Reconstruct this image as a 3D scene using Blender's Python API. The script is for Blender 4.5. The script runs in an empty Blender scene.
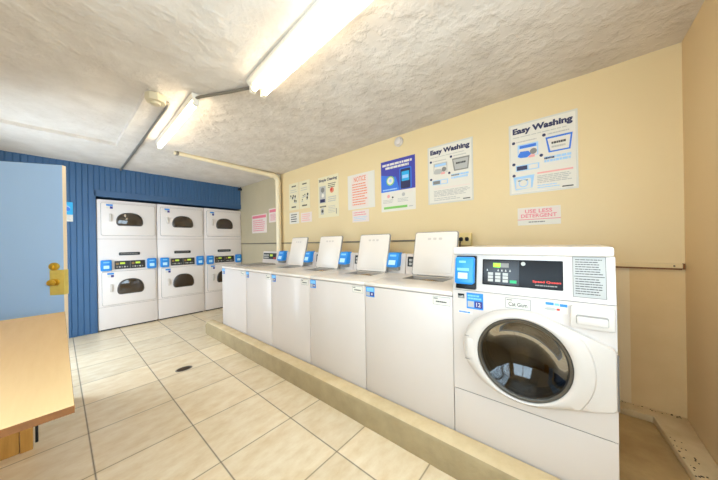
import bpy, bmesh, math, random
from mathutils import Vector, Matrix
PI = math.pi
random.seed(7)
S = bpy.context.scene
COL = S.collection

# ------------------------------------------------------------------ materials
def lin(c):
    if isinstance(c, str):
        c = [int(c[i:i + 2], 16) / 255 for i in (0, 2, 4)]
    return tuple((x / 12.92 if x <= .04045 else ((x + .055) / 1.055) ** 2.4) for x in c) + (1.0,)

def mat(name, col, rough=.5, metal=0., noise=None, bump=None, spec=.5, col2=None, coat=0.):
    """noise = (scale, amount[, stretch]) mottles col towards col2 ; bump = (scale, strength, distance)"""
    m = bpy.data.materials.new(name); m.use_nodes = True
    nt = m.node_tree; N = nt.nodes; L = nt.links
    b = N['Principled BSDF']
    b.inputs['Base Color'].default_value = lin(col)
    b.inputs['Roughness'].default_value = rough
    b.inputs['Metallic'].default_value = metal
    b.inputs['Specular IOR Level'].default_value = spec
    b.inputs['Coat Weight'].default_value = coat
    tc = N.new('ShaderNodeTexCoord')
    if noise:
        mp = N.new('ShaderNodeMapping'); L.new(tc.outputs['Object'], mp.inputs['Vector'])
        if len(noise) > 2: mp.inputs['Scale'].default_value = noise[2]
        n = N.new('ShaderNodeTexNoise'); n.inputs['Scale'].default_value = noise[0]
        n.inputs['Detail'].default_value = 6; n.inputs['Roughness'].default_value = .62
        L.new(mp.outputs[0], n.inputs['Vector'])
        r = N.new('ShaderNodeMapRange'); r.inputs[1].default_value = .35; r.inputs[2].default_value = .7
        r.inputs[3].default_value = 0; r.inputs[4].default_value = noise[1]
        L.new(n.outputs['Fac'], r.inputs[0])
        mx = N.new('ShaderNodeMix'); mx.data_type = 'RGBA'
        mx.inputs['A'].default_value = lin(col)
        c2 = lin(col2) if col2 else tuple(x * .6 for x in lin(col)[:3]) + (1,)
        mx.inputs['B'].default_value = c2
        L.new(r.outputs[0], mx.inputs['Factor']); L.new(mx.outputs['Result'], b.inputs['Base Color'])
    if bump:
        n2 = N.new('ShaderNodeTexNoise'); n2.inputs['Scale'].default_value = bump[0]
        n2.inputs['Detail'].default_value = 5
        L.new(tc.outputs['Object'], n2.inputs['Vector'])
        bp = N.new('ShaderNodeBump'); bp.inputs['Strength'].default_value = bump[1]
        bp.inputs['Distance'].default_value = bump[2]
        L.new(n2.outputs['Fac'], bp.inputs['Height']); L.new(bp.outputs[0], b.inputs['Normal'])
    return m

def emit(name, col, s):
    m = bpy.data.materials.new(name); m.use_nodes = True
    b = m.node_tree.nodes['Principled BSDF']
    b.inputs['Base Color'].default_value = lin(col)
    b.inputs['Emission Color'].default_value = lin(col); b.inputs['Emission Strength'].default_value = s
    return m

M = {}
M['tan'] = mat('tan wall paint', 'dec798', .55, noise=(1.6, .22), col2='d3b88a', bump=(9, .25, .01))
M['tan_light'] = mat('patched wall paint', 'e6d2aa', .6, noise=(2.5, .35), col2='d8be90', bump=(9, .2, .01))
M['tan_low'] = mat('lower wall paint', 'deC08c', .6, noise=(3, .4), col2='caa870', bump=(9, .2, .01))
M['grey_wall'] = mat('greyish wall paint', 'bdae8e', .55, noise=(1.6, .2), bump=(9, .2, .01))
M['near_wall'] = mat('near wall paint', 'dcc193', .55, noise=(1.4, .2), col2='d4b282', bump=(7, .25, .012))
M['ceiling'] = mat('textured ceiling plaster', 'dcd3c7', .85, noise=(3.5, .5), col2='bbae9e')
M['white_wall'] = mat('plain wall paint', 'dfd3bd', .6)
M['blue'] = mat('blue panelling paint', '3a5f84', .42, noise=(2.2, .35, (1, 1, .3)), col2='305273')
M['blue_trim'] = mat('blue trim paint', '375a7e', .42, noise=(2.5, .3), col2='2e4f70')
M['black'] = mat('black gap shade', '0c0c0e', .7)
M['door_blue'] = mat('pale blue door paint', 'accff8', .35, noise=(1.5, .25), col2='9fc5f2')
M['cream'] = mat('cream edge paint', 'f0dfc4', .5)
M['brass'] = mat('brass', 'e6bd4c', .28, 1.0, noise=(20, .3))
M['brass_plate'] = mat('brushed brass plate', 'ecd674', .4, .5, noise=(25, .25))
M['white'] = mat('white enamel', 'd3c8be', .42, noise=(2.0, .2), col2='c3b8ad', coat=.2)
M['dryer_white'] = mat('dryer white enamel', 'e4dad2', .35, noise=(2.0, .15), col2='d8cdc5')
M['dryer_door'] = mat('dryer door enamel', 'e6ddd5', .3)
M['white2'] = mat('white plastic', 'd0c6bb', .35)
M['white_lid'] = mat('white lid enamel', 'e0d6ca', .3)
M['lid_edge_shade'] = mat('lid rim edge shading', '979087', .45)  # grey rim puts the shading along the lid edge into the colour
M['off'] = mat('off white plastic', 'cbc1b6', .4)
M['seam_shade'] = mat('grey seam and gap shade', '9a938a', .6)  # serves real seams and shade painted into gaps and recesses
M['seam'] = mat('dark seam', '6e6860', .7)
M['dark'] = mat('dark charcoal plastic', '26272a', .35)
M['blackp'] = mat('glossy black panel', '0f0f11', .4, spec=.25)
M['rubber'] = mat('black rubber', '151516', .6)
M['reader'] = mat('blue reader plastic', '1c86d6', .35)
M['reader_dark'] = mat('deep blue reader plastic', '1660a8', .4)
M['screen'] = mat('pale reader screen', 'bfe6fb', .25)
M['sticker'] = mat('blue sticker', '2f86d2', .5)
M['sticker_lt'] = mat('light blue sticker print', '7cc0ee', .5)
M['purple'] = mat('purple sticker print', '33307f', .5)
M['grey'] = mat('grey print', '85827b', .6)
M['lgrey'] = mat('light grey print', 'b4b1aa', .6)
M['key'] = mat('grey keys', 'b8b5ac', .5)
M['green'] = emit('green display', '7fe61e', 1.4)
M['greenkey'] = mat('green key', '15a564', .45)
M['amber'] = emit('yellow green display', 'a3b83a', .5)
M['orange_dim'] = mat('dim amber window', '8a6a35', .4)
M['red'] = mat('red print', 'd8362a', .5)
M['tub'] = mat('washer tub', '6e675e', .4)
M['steel'] = mat('drum steel', 'a9946f', .25, 1.0, noise=(9, .5))
M['chrome'] = mat('dark chrome ring', '6a665f', .35, .9)
M['win_frame'] = mat('dryer window rim', '4a4038', .4)
M['wood'] = mat('light maple laminate', 'e6c48e', .5, noise=(5, .35, (6, .5, 6)), col2='d8ae74')
M['wood_edge'] = mat('raw board edge', '835020', .6, noise=(30, .6), col2='5e3714')
M['wood_leg'] = mat('honey wood', 'cf9c4e', .5, noise=(6, .5, (6, 6, .6)), col2='a06d2a')
M['concrete'] = mat('tan painted concrete', 'd8c299', .75, noise=(6, .7), col2='bda274', bump=(30, .5, .006))
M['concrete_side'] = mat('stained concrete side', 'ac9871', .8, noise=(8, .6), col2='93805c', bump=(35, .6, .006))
M['concrete_floor'] = mat('worn platform concrete', 'c4a673', .8, noise=(4, .8), col2='a08253', bump=(25, .5, .006))
M['dirt'] = mat('dark grime', '3c2c1a', .9)
M['pvc'] = mat('cream painted pipe', 'ecdcb8', .45)
M['conduit'] = mat('painted conduit', 'a99d88', .5)
M['conduit_dk'] = mat('grey metal conduit', '857d70', .4, .5)
M['boxp'] = mat('painted metal box', 'cfc2a2', .5)
M['lamp_white'] = mat('white lamp housing', 'e4dccb', .45)
M['tube'] = emit('glowing lamp tube', 'fff1d8', 7)
M['tube_bright'] = emit('newer glowing lamp tube', 'fff3dc', 14)
M['outlet'] = mat('ivory outlet box', 'd8c384', .5)
M['paper'] = mat('white paper', 'dcd6c8', .6)
M['paper_y'] = mat('yellowed paper', 'ddd2ae', .6)
M['paper_p'] = mat('pinkish paper', 'e0d0c4', .6)
M['sleeve'] = mat('glossy poster sleeve', 'd0cdc2', .25)
M['navy'] = mat('navy print', '26264e', .5)
M['pblue'] = mat('poster blue', '2f6fd0', .45)
M['pblue_l'] = mat('poster light blue', '9cc4e6', .5)
M['pblue_d'] = mat('poster deep violet blue', '3c3f9e', .45)
M['pink'] = mat('pink print', 'e8a49c', .6)
M['pinkd'] = mat('deep pink print', 'de7684', .6)
M['orange'] = mat('faded orange red print', 'e08a6a', .6)
M['pgreen'] = mat('poster green', '7fbf5a', .5)
M['ink'] = mat('faded black print', '4a4742', .6)
M['cyan'] = mat('flyer cyan', '25a6d8', .5)

# clear dark glass
def glass(name, tint, ior_refl=.5, rough=.03):
    m = bpy.data.materials.new(name); m.use_nodes = True
    nt = m.node_tree; N = nt.nodes; L = nt.links
    N.remove(N['Principled BSDF'])
    t = N.new('ShaderNodeBsdfTransparent'); t.inputs[0].default_value = lin(tint)
    g = N.new('ShaderNodeBsdfGlossy'); g.inputs['Roughness'].default_value = rough
    fr = N.new('ShaderNodeFresnel'); fr.inputs[0].default_value = 1.45
    ad = N.new('ShaderNodeMath'); ad.operation = 'MULTIPLY_ADD'
    ad.inputs[1].default_value = .55; ad.inputs[2].default_value = ior_refl; ad.use_clamp = True
    L.new(fr.outputs[0], ad.inputs[0])
    mx = N.new('ShaderNodeMixShader'); L.new(ad.outputs[0], mx.inputs[0])
    L.new(t.outputs[0], mx.inputs[1]); L.new(g.outputs[0], mx.inputs[2])
    L.new(mx.outputs[0], N['Material Output'].inputs[0])
    return m
M['glass'] = glass('washer door glass', '8a837a', .04)
M['pane_glass'] = glass('clear window glass', 'f4f8f8', .0)
M['dglass'] = mat('dark dryer glass', '3a2f24', .08, coat=.5)

# floor tiles
def tile_mat():
    m = mat('beige floor tile', 'f0e0c2', .32, noise=(9, .85, (.7, 1.3, 1)), col2='dcc296')
    nt = m.node_tree; N = nt.nodes; L = nt.links
    b = N['Principled BSDF']; src = b.inputs['Base Color'].links[0].from_socket
    tc = N.new('ShaderNodeTexCoord'); sx = N.new('ShaderNodeSeparateXYZ'); L.new(tc.outputs['Object'], sx.inputs[0])
    def mth(op, a, bb=None, c=None):
        n = N.new('ShaderNodeMath'); n.operation = op
        for i, v in enumerate((a, bb, c)):
            if v is None: continue
            if isinstance(v, (int, float)): n.inputs[i].default_value = v
            else: L.new(v, n.inputs[i])
        return n.outputs[0]
    def line(out, off, sp, wd):
        f = mth('FRACT', mth('DIVIDE', mth('SUBTRACT', out, off), sp))
        d = mth('MULTIPLY', mth('SUBTRACT', .5, mth('ABSOLUTE', mth('SUBTRACT', f, .5))), sp)
        return mth('SUBTRACT', 1.0, mth('SMOOTH_MIN', mth('DIVIDE', d, wd), 1.0, .3)), f
    la, fa = line(sx.outputs[0], .125 - 5.03, .503, .0065)
    lb, fb = line(sx.outputs[1], .172 - 4.975, .4975, .007)
    # each tile a slightly different tone
    cx = mth('FLOOR', mth('DIVIDE', mth('SUBTRACT', sx.outputs[0], .125 - 5.03), .503))
    cy = mth('FLOOR', mth('DIVIDE', mth('SUBTRACT', sx.outputs[1], .172 - 4.975), .4975))
    cv = N.new('ShaderNodeCombineXYZ'); L.new(cx, cv.inputs[0]); L.new(cy, cv.inputs[1])
    wn = N.new('ShaderNodeTexWhiteNoise'); L.new(cv.outputs[0], wn.inputs['Vector'])
    hs = N.new('ShaderNodeHueSaturation'); L.new(src, hs.inputs['Color'])
    L.new(mth('MULTIPLY_ADD', wn.outputs['Value'], .14, .93), hs.inputs['Value'])
    def mix(fac, a, col):
        x = N.new('ShaderNodeMix'); x.data_type = 'RGBA'
        L.new(fac, x.inputs['Factor']); L.new(a, x.inputs['A']); x.inputs['B'].default_value = lin(col)
        return x.outputs['Result']
    c1 = mix(mth('MULTIPLY', lb, .9), hs.outputs[0], '8a7757')
    c2 = mix(mth('MULTIPLY', la, .95), c1, '6f6354')
    L.new(c2, b.inputs['Base Color'])
    mxl = mth('MAXIMUM', la, lb)
    L.new(mth('MULTIPLY_ADD', mxl, .5, .33), b.inputs['Roughness'])
    bp = N.new('ShaderNodeBump'); bp.inputs['Strength'].default_value = .5; bp.inputs['Distance'].default_value = .003
    L.new(mth('SUBTRACT', 1.0, mxl), bp.inputs['Height']); L.new(bp.outputs[0], b.inputs['Normal'])
    return m
M['tile'] = tile_mat()
# stucco bump of the ceiling
def stucco(m):
    nt = m.node_tree; N = nt.nodes; L = nt.links; b = N['Principled BSDF']
    tc = N.new('ShaderNodeTexCoord')
    n1 = N.new('ShaderNodeTexNoise'); n1.inputs['Scale'].default_value = 11; n1.inputs['Detail'].default_value = 7; n1.inputs['Roughness'].default_value = .55
    n1.inputs['Distortion'].default_value = .15
    L.new(tc.outputs['Object'], n1.inputs['Vector'])
    r = N.new('ShaderNodeMapRange'); r.inputs[1].default_value = .42; r.inputs[2].default_value = .68
    L.new(n1.outputs['Fac'], r.inputs[0])
    bp = N.new('ShaderNodeBump'); bp.inputs['Strength'].default_value = .5; bp.inputs['Distance'].default_value = .012
    L.new(r.outputs[0], bp.inputs['Height']); L.new(bp.outputs[0], b.inputs['Normal'])
stucco(M['ceiling'])

# ------------------------------------------------------------------ geometry helpers
class MB:
    def __init__(self): self.bm = bmesh.new(); self.mats = []
    def mi(self, m):
        m = M[m] if isinstance(m, str) else m
        if m not in self.mats: self.mats.append(m)
        return self.mats.index(m)
    def _face(self, vs, mi):
        try:
            f = self.bm.faces.new(vs); f.material_index = mi
        except ValueError: pass
    def box(self, x0, x1, y0, y1, z0, z1, m, bev=0, seg=2):
        t = bmesh.new(); bmesh.ops.create_cube(t, size=1)
        for v in t.verts:
            v.co = Vector(((x0 + x1) / 2 + v.co.x * (x1 - x0), (y0 + y1) / 2 + v.co.y * (y1 - y0), (z0 + z1) / 2 + v.co.z * (z1 - z0)))
        if bev: bmesh.ops.bevel(t, geom=t.edges[:], offset=bev, segments=seg, affect='EDGES', profile=.5)
        self.absorb(t, m); return self
    def absorb(self, t, m, mtx=None):
        mi = self.mi(m); mp = {}
        for v in t.verts: mp[v] = self.bm.verts.new(mtx @ v.co if mtx else v.co)
        for f in t.faces: self._face([mp[v] for v in f.verts], mi)
        t.free()
    def prism(self, pts, y0, y1, m, bev=0, plane='xz', seg=2):
        t = bmesh.new()
        def P(a, b, d): return Vector((a, d, b)) if plane == 'xz' else (Vector((d, a, b)) if plane == 'yz' else Vector((a, b, d)))
        A = [t.verts.new(P(a, b, y0)) for a, b in pts]; B = [t.verts.new(P(a, b, y1)) for a, b in pts]
        n = len(pts); t.faces.new(A); t.faces.new(B[::-1])
        for i in range(n): t.faces.new((A[i], B[i], B[(i + 1) % n], A[(i + 1) % n]))
        bmesh.ops.recalc_face_normals(t, faces=t.faces[:])
        if bev:
            es = [e for e in t.edges if (e.verts[0] in A and e.verts[1] in A) or (e.verts[0] in B and e.verts[1] in B)]
            bmesh.ops.bevel(t, geom=es, offset=bev, segments=seg, affect='EDGES', profile=.5)
        self.absorb(t, m); return self
    def plate(self, x0, x1, z0, z1, y, t, m, bev=0):
        return self.box(x0, x1, y - t, y, z0, z1, m, bev)
    def rrect(self, x0, x1, z0, z1, r, y0, y1, m, bev=0):
        return self.prism(rr(x0, x1, z0, z1, r), y0, y1, m, bev)
    def tube(self, pts, r, m, seg=12, cap=True):
        pts = [Vector(p) for p in pts]; mi = self.mi(m); rings = []
        up = Vector((0, 0, 1)); prev = None
        for i, p in enumerate(pts):
            d = ((pts[min(i + 1, len(pts) - 1)] - pts[max(i - 1, 0)])).normalized()
            if prev is None:
                a = d.cross(up)
                if a.length < 1e-4: a = d.cross(Vector((1, 0, 0)))
                a.normalize()
            else:
                a = (prev - d * prev.dot(d)).normalized()
            prev = a; b = d.cross(a); rad = r[i] if isinstance(r, (list, tuple)) else r
            rings.append([self.bm.verts.new(p + (a * math.cos(2 * PI * k / seg) + b * math.sin(2 * PI * k / seg)) * rad) for k in range(seg)])
        for A, B in zip(rings, rings[1:]):
            for k in range(seg): self._face((A[k], A[(k + 1) % seg], B[(k + 1) % seg], B[k]), mi)
        if cap: self._face(rings[0][::-1], mi); self._face(rings[-1], mi)
        return self
    def loft(self, rings, ms, close=True, cap_end=False, cap_start=False):
        """rings: list of equal-length vertex rings; ms: material per band"""
        R = [[self.bm.verts.new(p) for p in ring] for ring in rings]
        for bi, (A, B) in enumerate(zip(R, R[1:])):
            mi = self.mi(ms[bi] if isinstance(ms, (list, tuple)) else ms); n = len(A)
            for k in range(n if close else n - 1): self._face((A[k], A[(k + 1) % n], B[(k + 1) % n], B[k]), mi)
        if cap_end: self._face(R[-1], self.mi(ms[-1] if isinstance(ms, (list, tuple)) else ms))
        if cap_start: self._face(R[0][::-1], self.mi(ms[0] if isinstance(ms, (list, tuple)) else ms))
        return self
    def lathe_y(self, cx, cz, prof, m, seg=64, cap_end=False):
        rings = [[Vector((cx + r * math.cos(2 * PI * k / seg), y, cz + r * math.sin(2 * PI * k / seg))) for k in range(seg)] for r, y in prof]
        return self.loft(rings, m, cap_end=cap_end)
    def lathe_z(self, cx, cy, prof, m, seg=32, cap_end=False, cap_start=False):
        rings = [[Vector((cx + r * math.cos(2 * PI * k / seg), cy + r * math.sin(2 * PI * k / seg), z)) for k in range(seg)] for r, z in prof]
        return self.loft(rings, m, cap_end=cap_end, cap_start=cap_start)
    def text(self, s, x0, x1, z0, z1, y, m, bold=0., t=.0006, shear=0):
        cu = bpy.data.curves.new('lettering', 'FONT'); cu.body = s; cu.size = 1; cu.extrude = .001; cu.offset = bold; cu.shear = shear
        cu.resolution_u = 3
        o = bpy.data.objects.new('lettering', cu); COL.objects.link(o)
        dg = bpy.context.evaluated_depsgraph_get()
        me = bpy.data.meshes.new_from_object(o.evaluated_get(dg))
        xs = [v.co.x for v in me.vertices]; ys = [v.co.y for v in me.vertices]; zs = [v.co.z for v in me.vertices]
        bm = bmesh.new(); bm.from_mesh(me)
        a, b, c, d = min(xs), max(xs), min(ys), max(ys); e, g = min(zs), max(zs)
        for v in bm.verts:
            v.co = Vector((x0 + (v.co.x - a) / (b - a) * (x1 - x0), y - t * (v.co.z - e) / max(g - e, 1e-6), z0 + (v.co.y - c) / (d - c) * (z1 - z0)))
        self.absorb(bm, m)
        bpy.data.objects.remove(o); bpy.data.curves.remove(cu); bpy.data.meshes.remove(me)
        return self
    def rows(self, x0, x1, z0, z1, n, m, y, fill=.5, words=True, rnd=None):
        """n rows of word shaped dashes, as illegible print reads from afar"""
        rnd = rnd or random
        h = (z1 - z0) / n
        for i in range(n):
            zz = z1 - (i + 1) * h + h * (1 - fill) / 2
            x = x0
            end = x1 - (x1 - x0) * rnd.uniform(0, .18)
            while x < end - .004:
                w = min(rnd.uniform(.03, .12) * (x1 - x0) * 1.6, end - x) if words else end - x
                self.plate(x, x + w, zz, zz + h * fill, y, .0005, m)
                x += w + .018 * (x1 - x0)
        return self
    def shear(self, k, z0):
        for v in self.bm.verts: v.co.y += k * (v.co.z - z0)
        return self
    def build(self, name, parent=None, smooth=35):
        me = bpy.data.meshes.new(name)
        bmesh.ops.recalc_face_normals(self.bm, faces=self.bm.faces[:])
        self.bm.to_mesh(me); self.bm.free()
        for m in self.mats: me.materials.append(m)
        if smooth:
            me.polygons.foreach_set('use_smooth', [True] * len(me.polygons))
            me.set_sharp_from_angle(angle=math.radians(smooth))
        o = bpy.data.objects.new(name, me); COL.objects.link(o)
        if parent: o.parent = parent
        return o

def rr(x0, x1, z0, z1, r, n=5):
    out = []
    for cx, cz, a0 in ((x1 - r, z1 - r, 0), (x0 + r, z1 - r, PI / 2), (x0 + r, z0 + r, PI), (x1 - r, z0 + r, 3 * PI / 2)):
        for k in range(n + 1):
            a = a0 + PI / 2 * k / n; out.append((cx + r * math.cos(a), cz + r * math.sin(a)))
    return out

def tag(o, label, cat, group=None):
    o['label'] = label; o['category'] = cat
    if group: o['group'] = group
    return o
def empty(name, loc, rz=0):
    o = bpy.data.objects.new(name, None); o.location = loc; o.rotation_euler = (0, 0, rz); o.empty_display_size = .1
    COL.objects.link(o); return o
def struct(o): o['kind'] = 'structure'; return o
def copy_tree(o, parent=None):
    c = o.copy(); COL.objects.link(c)
    if parent: c.parent = parent
    for ch in o.children[:]: copy_tree(ch, c)
    return c

WX, ZC, YN, YB, XL = 2.642, 2.605, -.562, 5.675, -.75
RW = -PI / 2          # things whose back is on the right wall

# ------------------------------------------------------------------ the room
b = MB(); b.box(XL - .1, WX + .1, YN - .1, YB + .9, -.1, 0, 'tile'); struct(b.build('floor', smooth=0))

# ceiling: plaster with a shallow recess beside the boxed strip
XS, YS, YJ = .49, 4.42, 2.72
def recess(x, y):
    if x >= XS or y >= YS: return 0.
    h = .038
    fx = 1.0
    if y < YJ + .1: # along the stub's end the recess runs out into the ceiling
        d = (YJ + .1 - y)
        fx = max(0, 1 - d / 1.3)
        fx = fx * fx * (3 - 2 * fx)
        lat = min(1, max(0, (XS - x) / .45 + (0 if d <= 0 else max(0, 1 - d / .25))))
        fx *= lat
    return h * fx
def ceil_axis(a, z, cut, step):
    v = []; x = a
    while x < z: v.append(x); x += step
    v.append(z); v = [q for q in v if abs(q - cut) > .02] + [cut - .006, cut + .0001]
    return sorted(v)
xs = ceil_axis(XL - .02, WX + .02, XS, .06); ys = ceil_axis(YN - .02, YB + .02, YS, .06)
b = MB(); mi = b.mi('ceiling')
from mathutils import noise as mnoise
def lump(x, y): return .006 * mnoise.noise(Vector((x * 1.7, y * 1.7, 3))) + .003 * mnoise.noise(Vector((x * 6, y * 6, 9)))
g = [[b.bm.verts.new((x, y, ZC + .004 + recess(x, y) + lump(x, y))) for y in ys] for x in xs]
for i in range(len(xs) - 1):
    for j in range(len(ys) - 1): b._face((g[i][j], g[i][j + 1], g[i + 1][j + 1], g[i + 1][j]), mi)
struct(b.build('ceiling', smooth=50))

# right wall (tan up to the vertical pipe, greyer beyond it)
b = MB()
b.box(WX, WX + .1, YN - .1, 4.06, 1.13, ZC + .1, 'tan')
b.box(WX, WX + .1, .7, 4.06, 0, 1.13, 'tan')
b.box(WX, WX + .1, -.31, .7, 0, 1.13, 'tan_light')
b.box(WX, WX + .1, YN - .1, -.31, 0, 1.13, 'tan_low')
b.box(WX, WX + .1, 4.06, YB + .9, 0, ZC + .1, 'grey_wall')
struct(b.build('wall_right', smooth=0))
WX0, WX1, WZ0, WZ1 = -.45, 1.35, .95, 2.25      # unseen window added behind the camera for fill light
b = MB()
b.box(XL - .1, WX0, YN - .1, YN, 0, ZC + .1, 'near_wall'); b.box(WX1, WX + .1, YN - .1, YN, 0, ZC + .1, 'near_wall')
b.box(WX0, WX1, YN - .1, YN, 0, WZ0, 'near_wall'); b.box(WX0, WX1, YN - .1, YN, WZ1, ZC + .1, 'near_wall')
struct(b.build('wall_near', smooth=0))
b = MB()
for x0, x1, z0, z1 in ((WX0, WX1, WZ0, WZ0 + .05), (WX0, WX1, WZ1 - .05, WZ1), (WX0, WX0 + .05, WZ0, WZ1), (WX1 - .05, WX1, WZ0, WZ1), ((WX0 + WX1) / 2 - .025, (WX0 + WX1) / 2 + .025, WZ0, WZ1)):
    b.box(x0, x1, YN - .075, YN - .025, z0, z1, 'white2')
b.box(WX0 + .05, WX1 - .05, YN - .052, YN - .048, WZ0 + .05, WZ1 - .05, 'pane_glass')
struct(b.build('fill_window_1', smooth=0))
# left wall with the doorway the open door belongs to
DY0, DY1, DZ = 3.86, 4.76, 2.09
b = MB()
WY0, WY1 = -.40, 1.3
b.box(XL - .1, XL, YN - .1, WY0, 0, ZC + .1, 'white_wall'); b.box(XL - .1, XL, WY1, DY0, 0, ZC + .1, 'white_wall')
b.box(XL - .1, XL, WY0, WY1, 0, WZ0, 'white_wall'); b.box(XL - .1, XL, WY0, WY1, WZ1, ZC + .1, 'white_wall')
b.box(XL - .1, XL, DY1, YB + .9, 0, ZC + .1, 'white_wall')
b.box(XL - .1, XL, DY0, DY1, DZ, ZC + .1, 'white_wall')
struct(b.build('wall_left', smooth=0))

b = MB()
for y0, y1, z0, z1 in ((WY0, WY1, WZ0, WZ0 + .05), (WY0, WY1, WZ1 - .05, WZ1), (WY0, WY0 + .05, WZ0, WZ1), (WY1 - .05, WY1, WZ0, WZ1), ((WY0 + WY1) / 2 - .025, (WY0 + WY1) / 2 + .025, WZ0, WZ1)):
    b.box(XL - .075, XL - .025, y0, y1, z0, z1, 'white2')
b.box(XL - .052, XL - .048, WY0 + .05, WY1 - .05, WZ0 + .05, WZ1 - .05, 'pane_glass')
struct(b.build('fill_window_2', smooth=0))  # unseen window added to the left wall to brighten the room

# blue back wall: grooved boards, with the dryer opening
DX0, DXW = .386, .7535
DX1 = WX
def grooved(mb, x0, x1, z0, z1, y, pitch=.062):
    prof = []; x = x0
    while x < x1 - 1e-6:
        e = min(x + pitch, x1)
        prof += [(x, y + .007), (x + .007, y), (e - .007, y)]
        x = e
    prof.append((x1, y + .007))
    n = mb.mi('blue')
    A = [mb.bm.verts.new((px, py, z0)) for px, py in prof]; B = [mb.bm.verts.new((px, py, z1)) for px, py in prof]
    for k in range(len(prof) - 1): mb._face((A[k], A[k + 1], B[k + 1], B[k]), n)
b = MB()
grooved(b, XL, .366, 0, ZC + .02, YB - .012)
grooved(b, .366, WX, 2.225, ZC + .02, YB - .012)
b.box(.366, WX, YB - .018, YB + .03, 2.125, 2.225, 'blue_trim', .003)
b.box(.352, .384, YB - .018, YB + .03, 0, 2.225, 'blue_trim', .003)
b.box(XL - .1, .38, YB - .004, YB + .9, 0, ZC + .1, 'blue')
b.box(.38, WX, YB + .03, YB + .9, 2.125, ZC + .1, 'blue')
b.box(.38, WX, YB + .82, YB + .9, 0, 2.125, 'black')  # black back panel puts the dark of the gap into the colour
struct(b.build('wall_back', smooth=0))

# raised concrete platform with its kerb, and the low ledge in the corner
b = MB()
YP = 4.27
b.box(1.50, WX, YN, YP, 0, .10, 'concrete_floor')
struct(b.build('raised_floor', smooth=0))
b = MB()
n = 70; rings = []
for i in range(n + 1):
    y = YN + (YP - YN) * i / n
    w = lambda k: .004 * mnoise.noise(Vector((y * 2.3, k, 1))) + .002 * mnoise.noise(Vector((y * 9, k, 4)))
    e = .03 if i == n else 0
    rings.append([Vector((1.418 + w(0) + e * .3, y, .0)), Vector((1.416 + w(1) + e * .3, y, .150 - e)), Vector((1.424 + w(2) + e * .3, y, .172 - e)), Vector((1.442 + w(3), y, .185 - e * .6)),
                  Vector((1.50, y, .189 + w(4) * .3 - e * .2)), Vector((1.530, y, .188 - e * .2)), Vector((1.531, y, .0))])
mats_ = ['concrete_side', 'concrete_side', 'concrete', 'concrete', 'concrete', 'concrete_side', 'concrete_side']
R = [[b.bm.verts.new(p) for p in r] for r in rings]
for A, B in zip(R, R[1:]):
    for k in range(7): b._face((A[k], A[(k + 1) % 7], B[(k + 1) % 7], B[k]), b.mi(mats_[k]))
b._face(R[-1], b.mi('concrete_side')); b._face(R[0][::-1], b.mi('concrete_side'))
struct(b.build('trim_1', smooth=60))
b = MB()
b.prism([(WX, .55), (2.535, .55), (2.53, -.395), (1.6, -.49), (1.55, YN), (WX, YN)], .10, .148, 'concrete', .008, plane='xy')
for i in range(46):   # crumbled dark spots along the ledge
    t = random.random()
    if i < 24: x, y = 2.0 + .35 * t + random.uniform(-.02, .02), -.47 + .02 * t + random.uniform(-.03, .03) ; 
    else: x, y = 2.625 + random.uniform(-.02, .008), -.53 + .28 * t * t
    r = random.uniform(.0015, .006)
    b.lathe_z(x, y, [(r, .1475), (r * .8, .1495), (r * .3, .1502)], 'dirt', seg=7, cap_end=True)
struct(b.build('trim_2', smooth=30))

# ------------------------------------------------------------------ the open door
door = MB()
DW, DT = .86, .044
door.box(0, DW, 0, DT, .012, 2.045, 'door_blue', .002, 1)
for f in door.bm.faces:
    if f.normal.x > .9 or f.calc_center_median().x > DW - .0025: f.material_index = door.mi('cream')
d = struct(door.build('door_1', smooth=0)); d.location = (-.715, 3.80, 0); d.rotation_euler = (0, 0, -PI / 6)
b = MB(); b.box(DW - .092, DW + .003, -.003, DT + .003, .925, 1.14, 'brass_plate', .0015, 1); b.build('guard_plate', d)
def knob(z, name, r):
    b = MB(); b.lathe_y(DW - .058, z, [(r * 1.15, -.003), (r * 1.12, -.010), (r * .5, -.014), (r * .45, -.030), (r * .9, -.036), (r, -.048), (r * .8, -.060), (r * .3, -.064)], 'brass', 28, True)
    return b.build(name, d)
knob(1.035, 'door_knob', .027)
b = MB(); b.lathe_y(DW - .06, 1.17, [(.034, 0), (.033, -.012), (.026, -.02), (.012, -.022)], 'brass', 28, True)
b.box(DW - .066, DW - .054, -.034, -.02, 1.155, 1.185, 'brass', .003); b.build('deadbolt', d)

# ------------------------------------------------------------------ stacked dryers
def bread(x0, x1, z0, z1, n=28):
    """window outline: arched top, tight lower corners"""
    cx, a = (x0 + x1) / 2, (x1 - x0) / 2; pts = []
    zs = z0 + (z1 - z0) * .26; h = z1 - zs
    for k in range(n + 1):
        t = PI * k / n
        c, s = math.cos(t), math.sin(t)
        pts.append((cx + a * math.copysign(abs(c) ** .8, c), zs + h * abs(s) ** .85))
    r = (zs - z0)
    for k in range(1, 7):
        t = PI + PI / 2 * k / 6; pts.append((x0 + r * .7 + r * .7 * math.cos(t), zs + r * math.sin(t)))
    for k in range(0, 6):
        t = 3 * PI / 2 + PI / 2 * k / 6; pts.append((x1 - r * .7 + r * .7 * math.cos(t), zs + r * math.sin(t)))
    return pts

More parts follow.
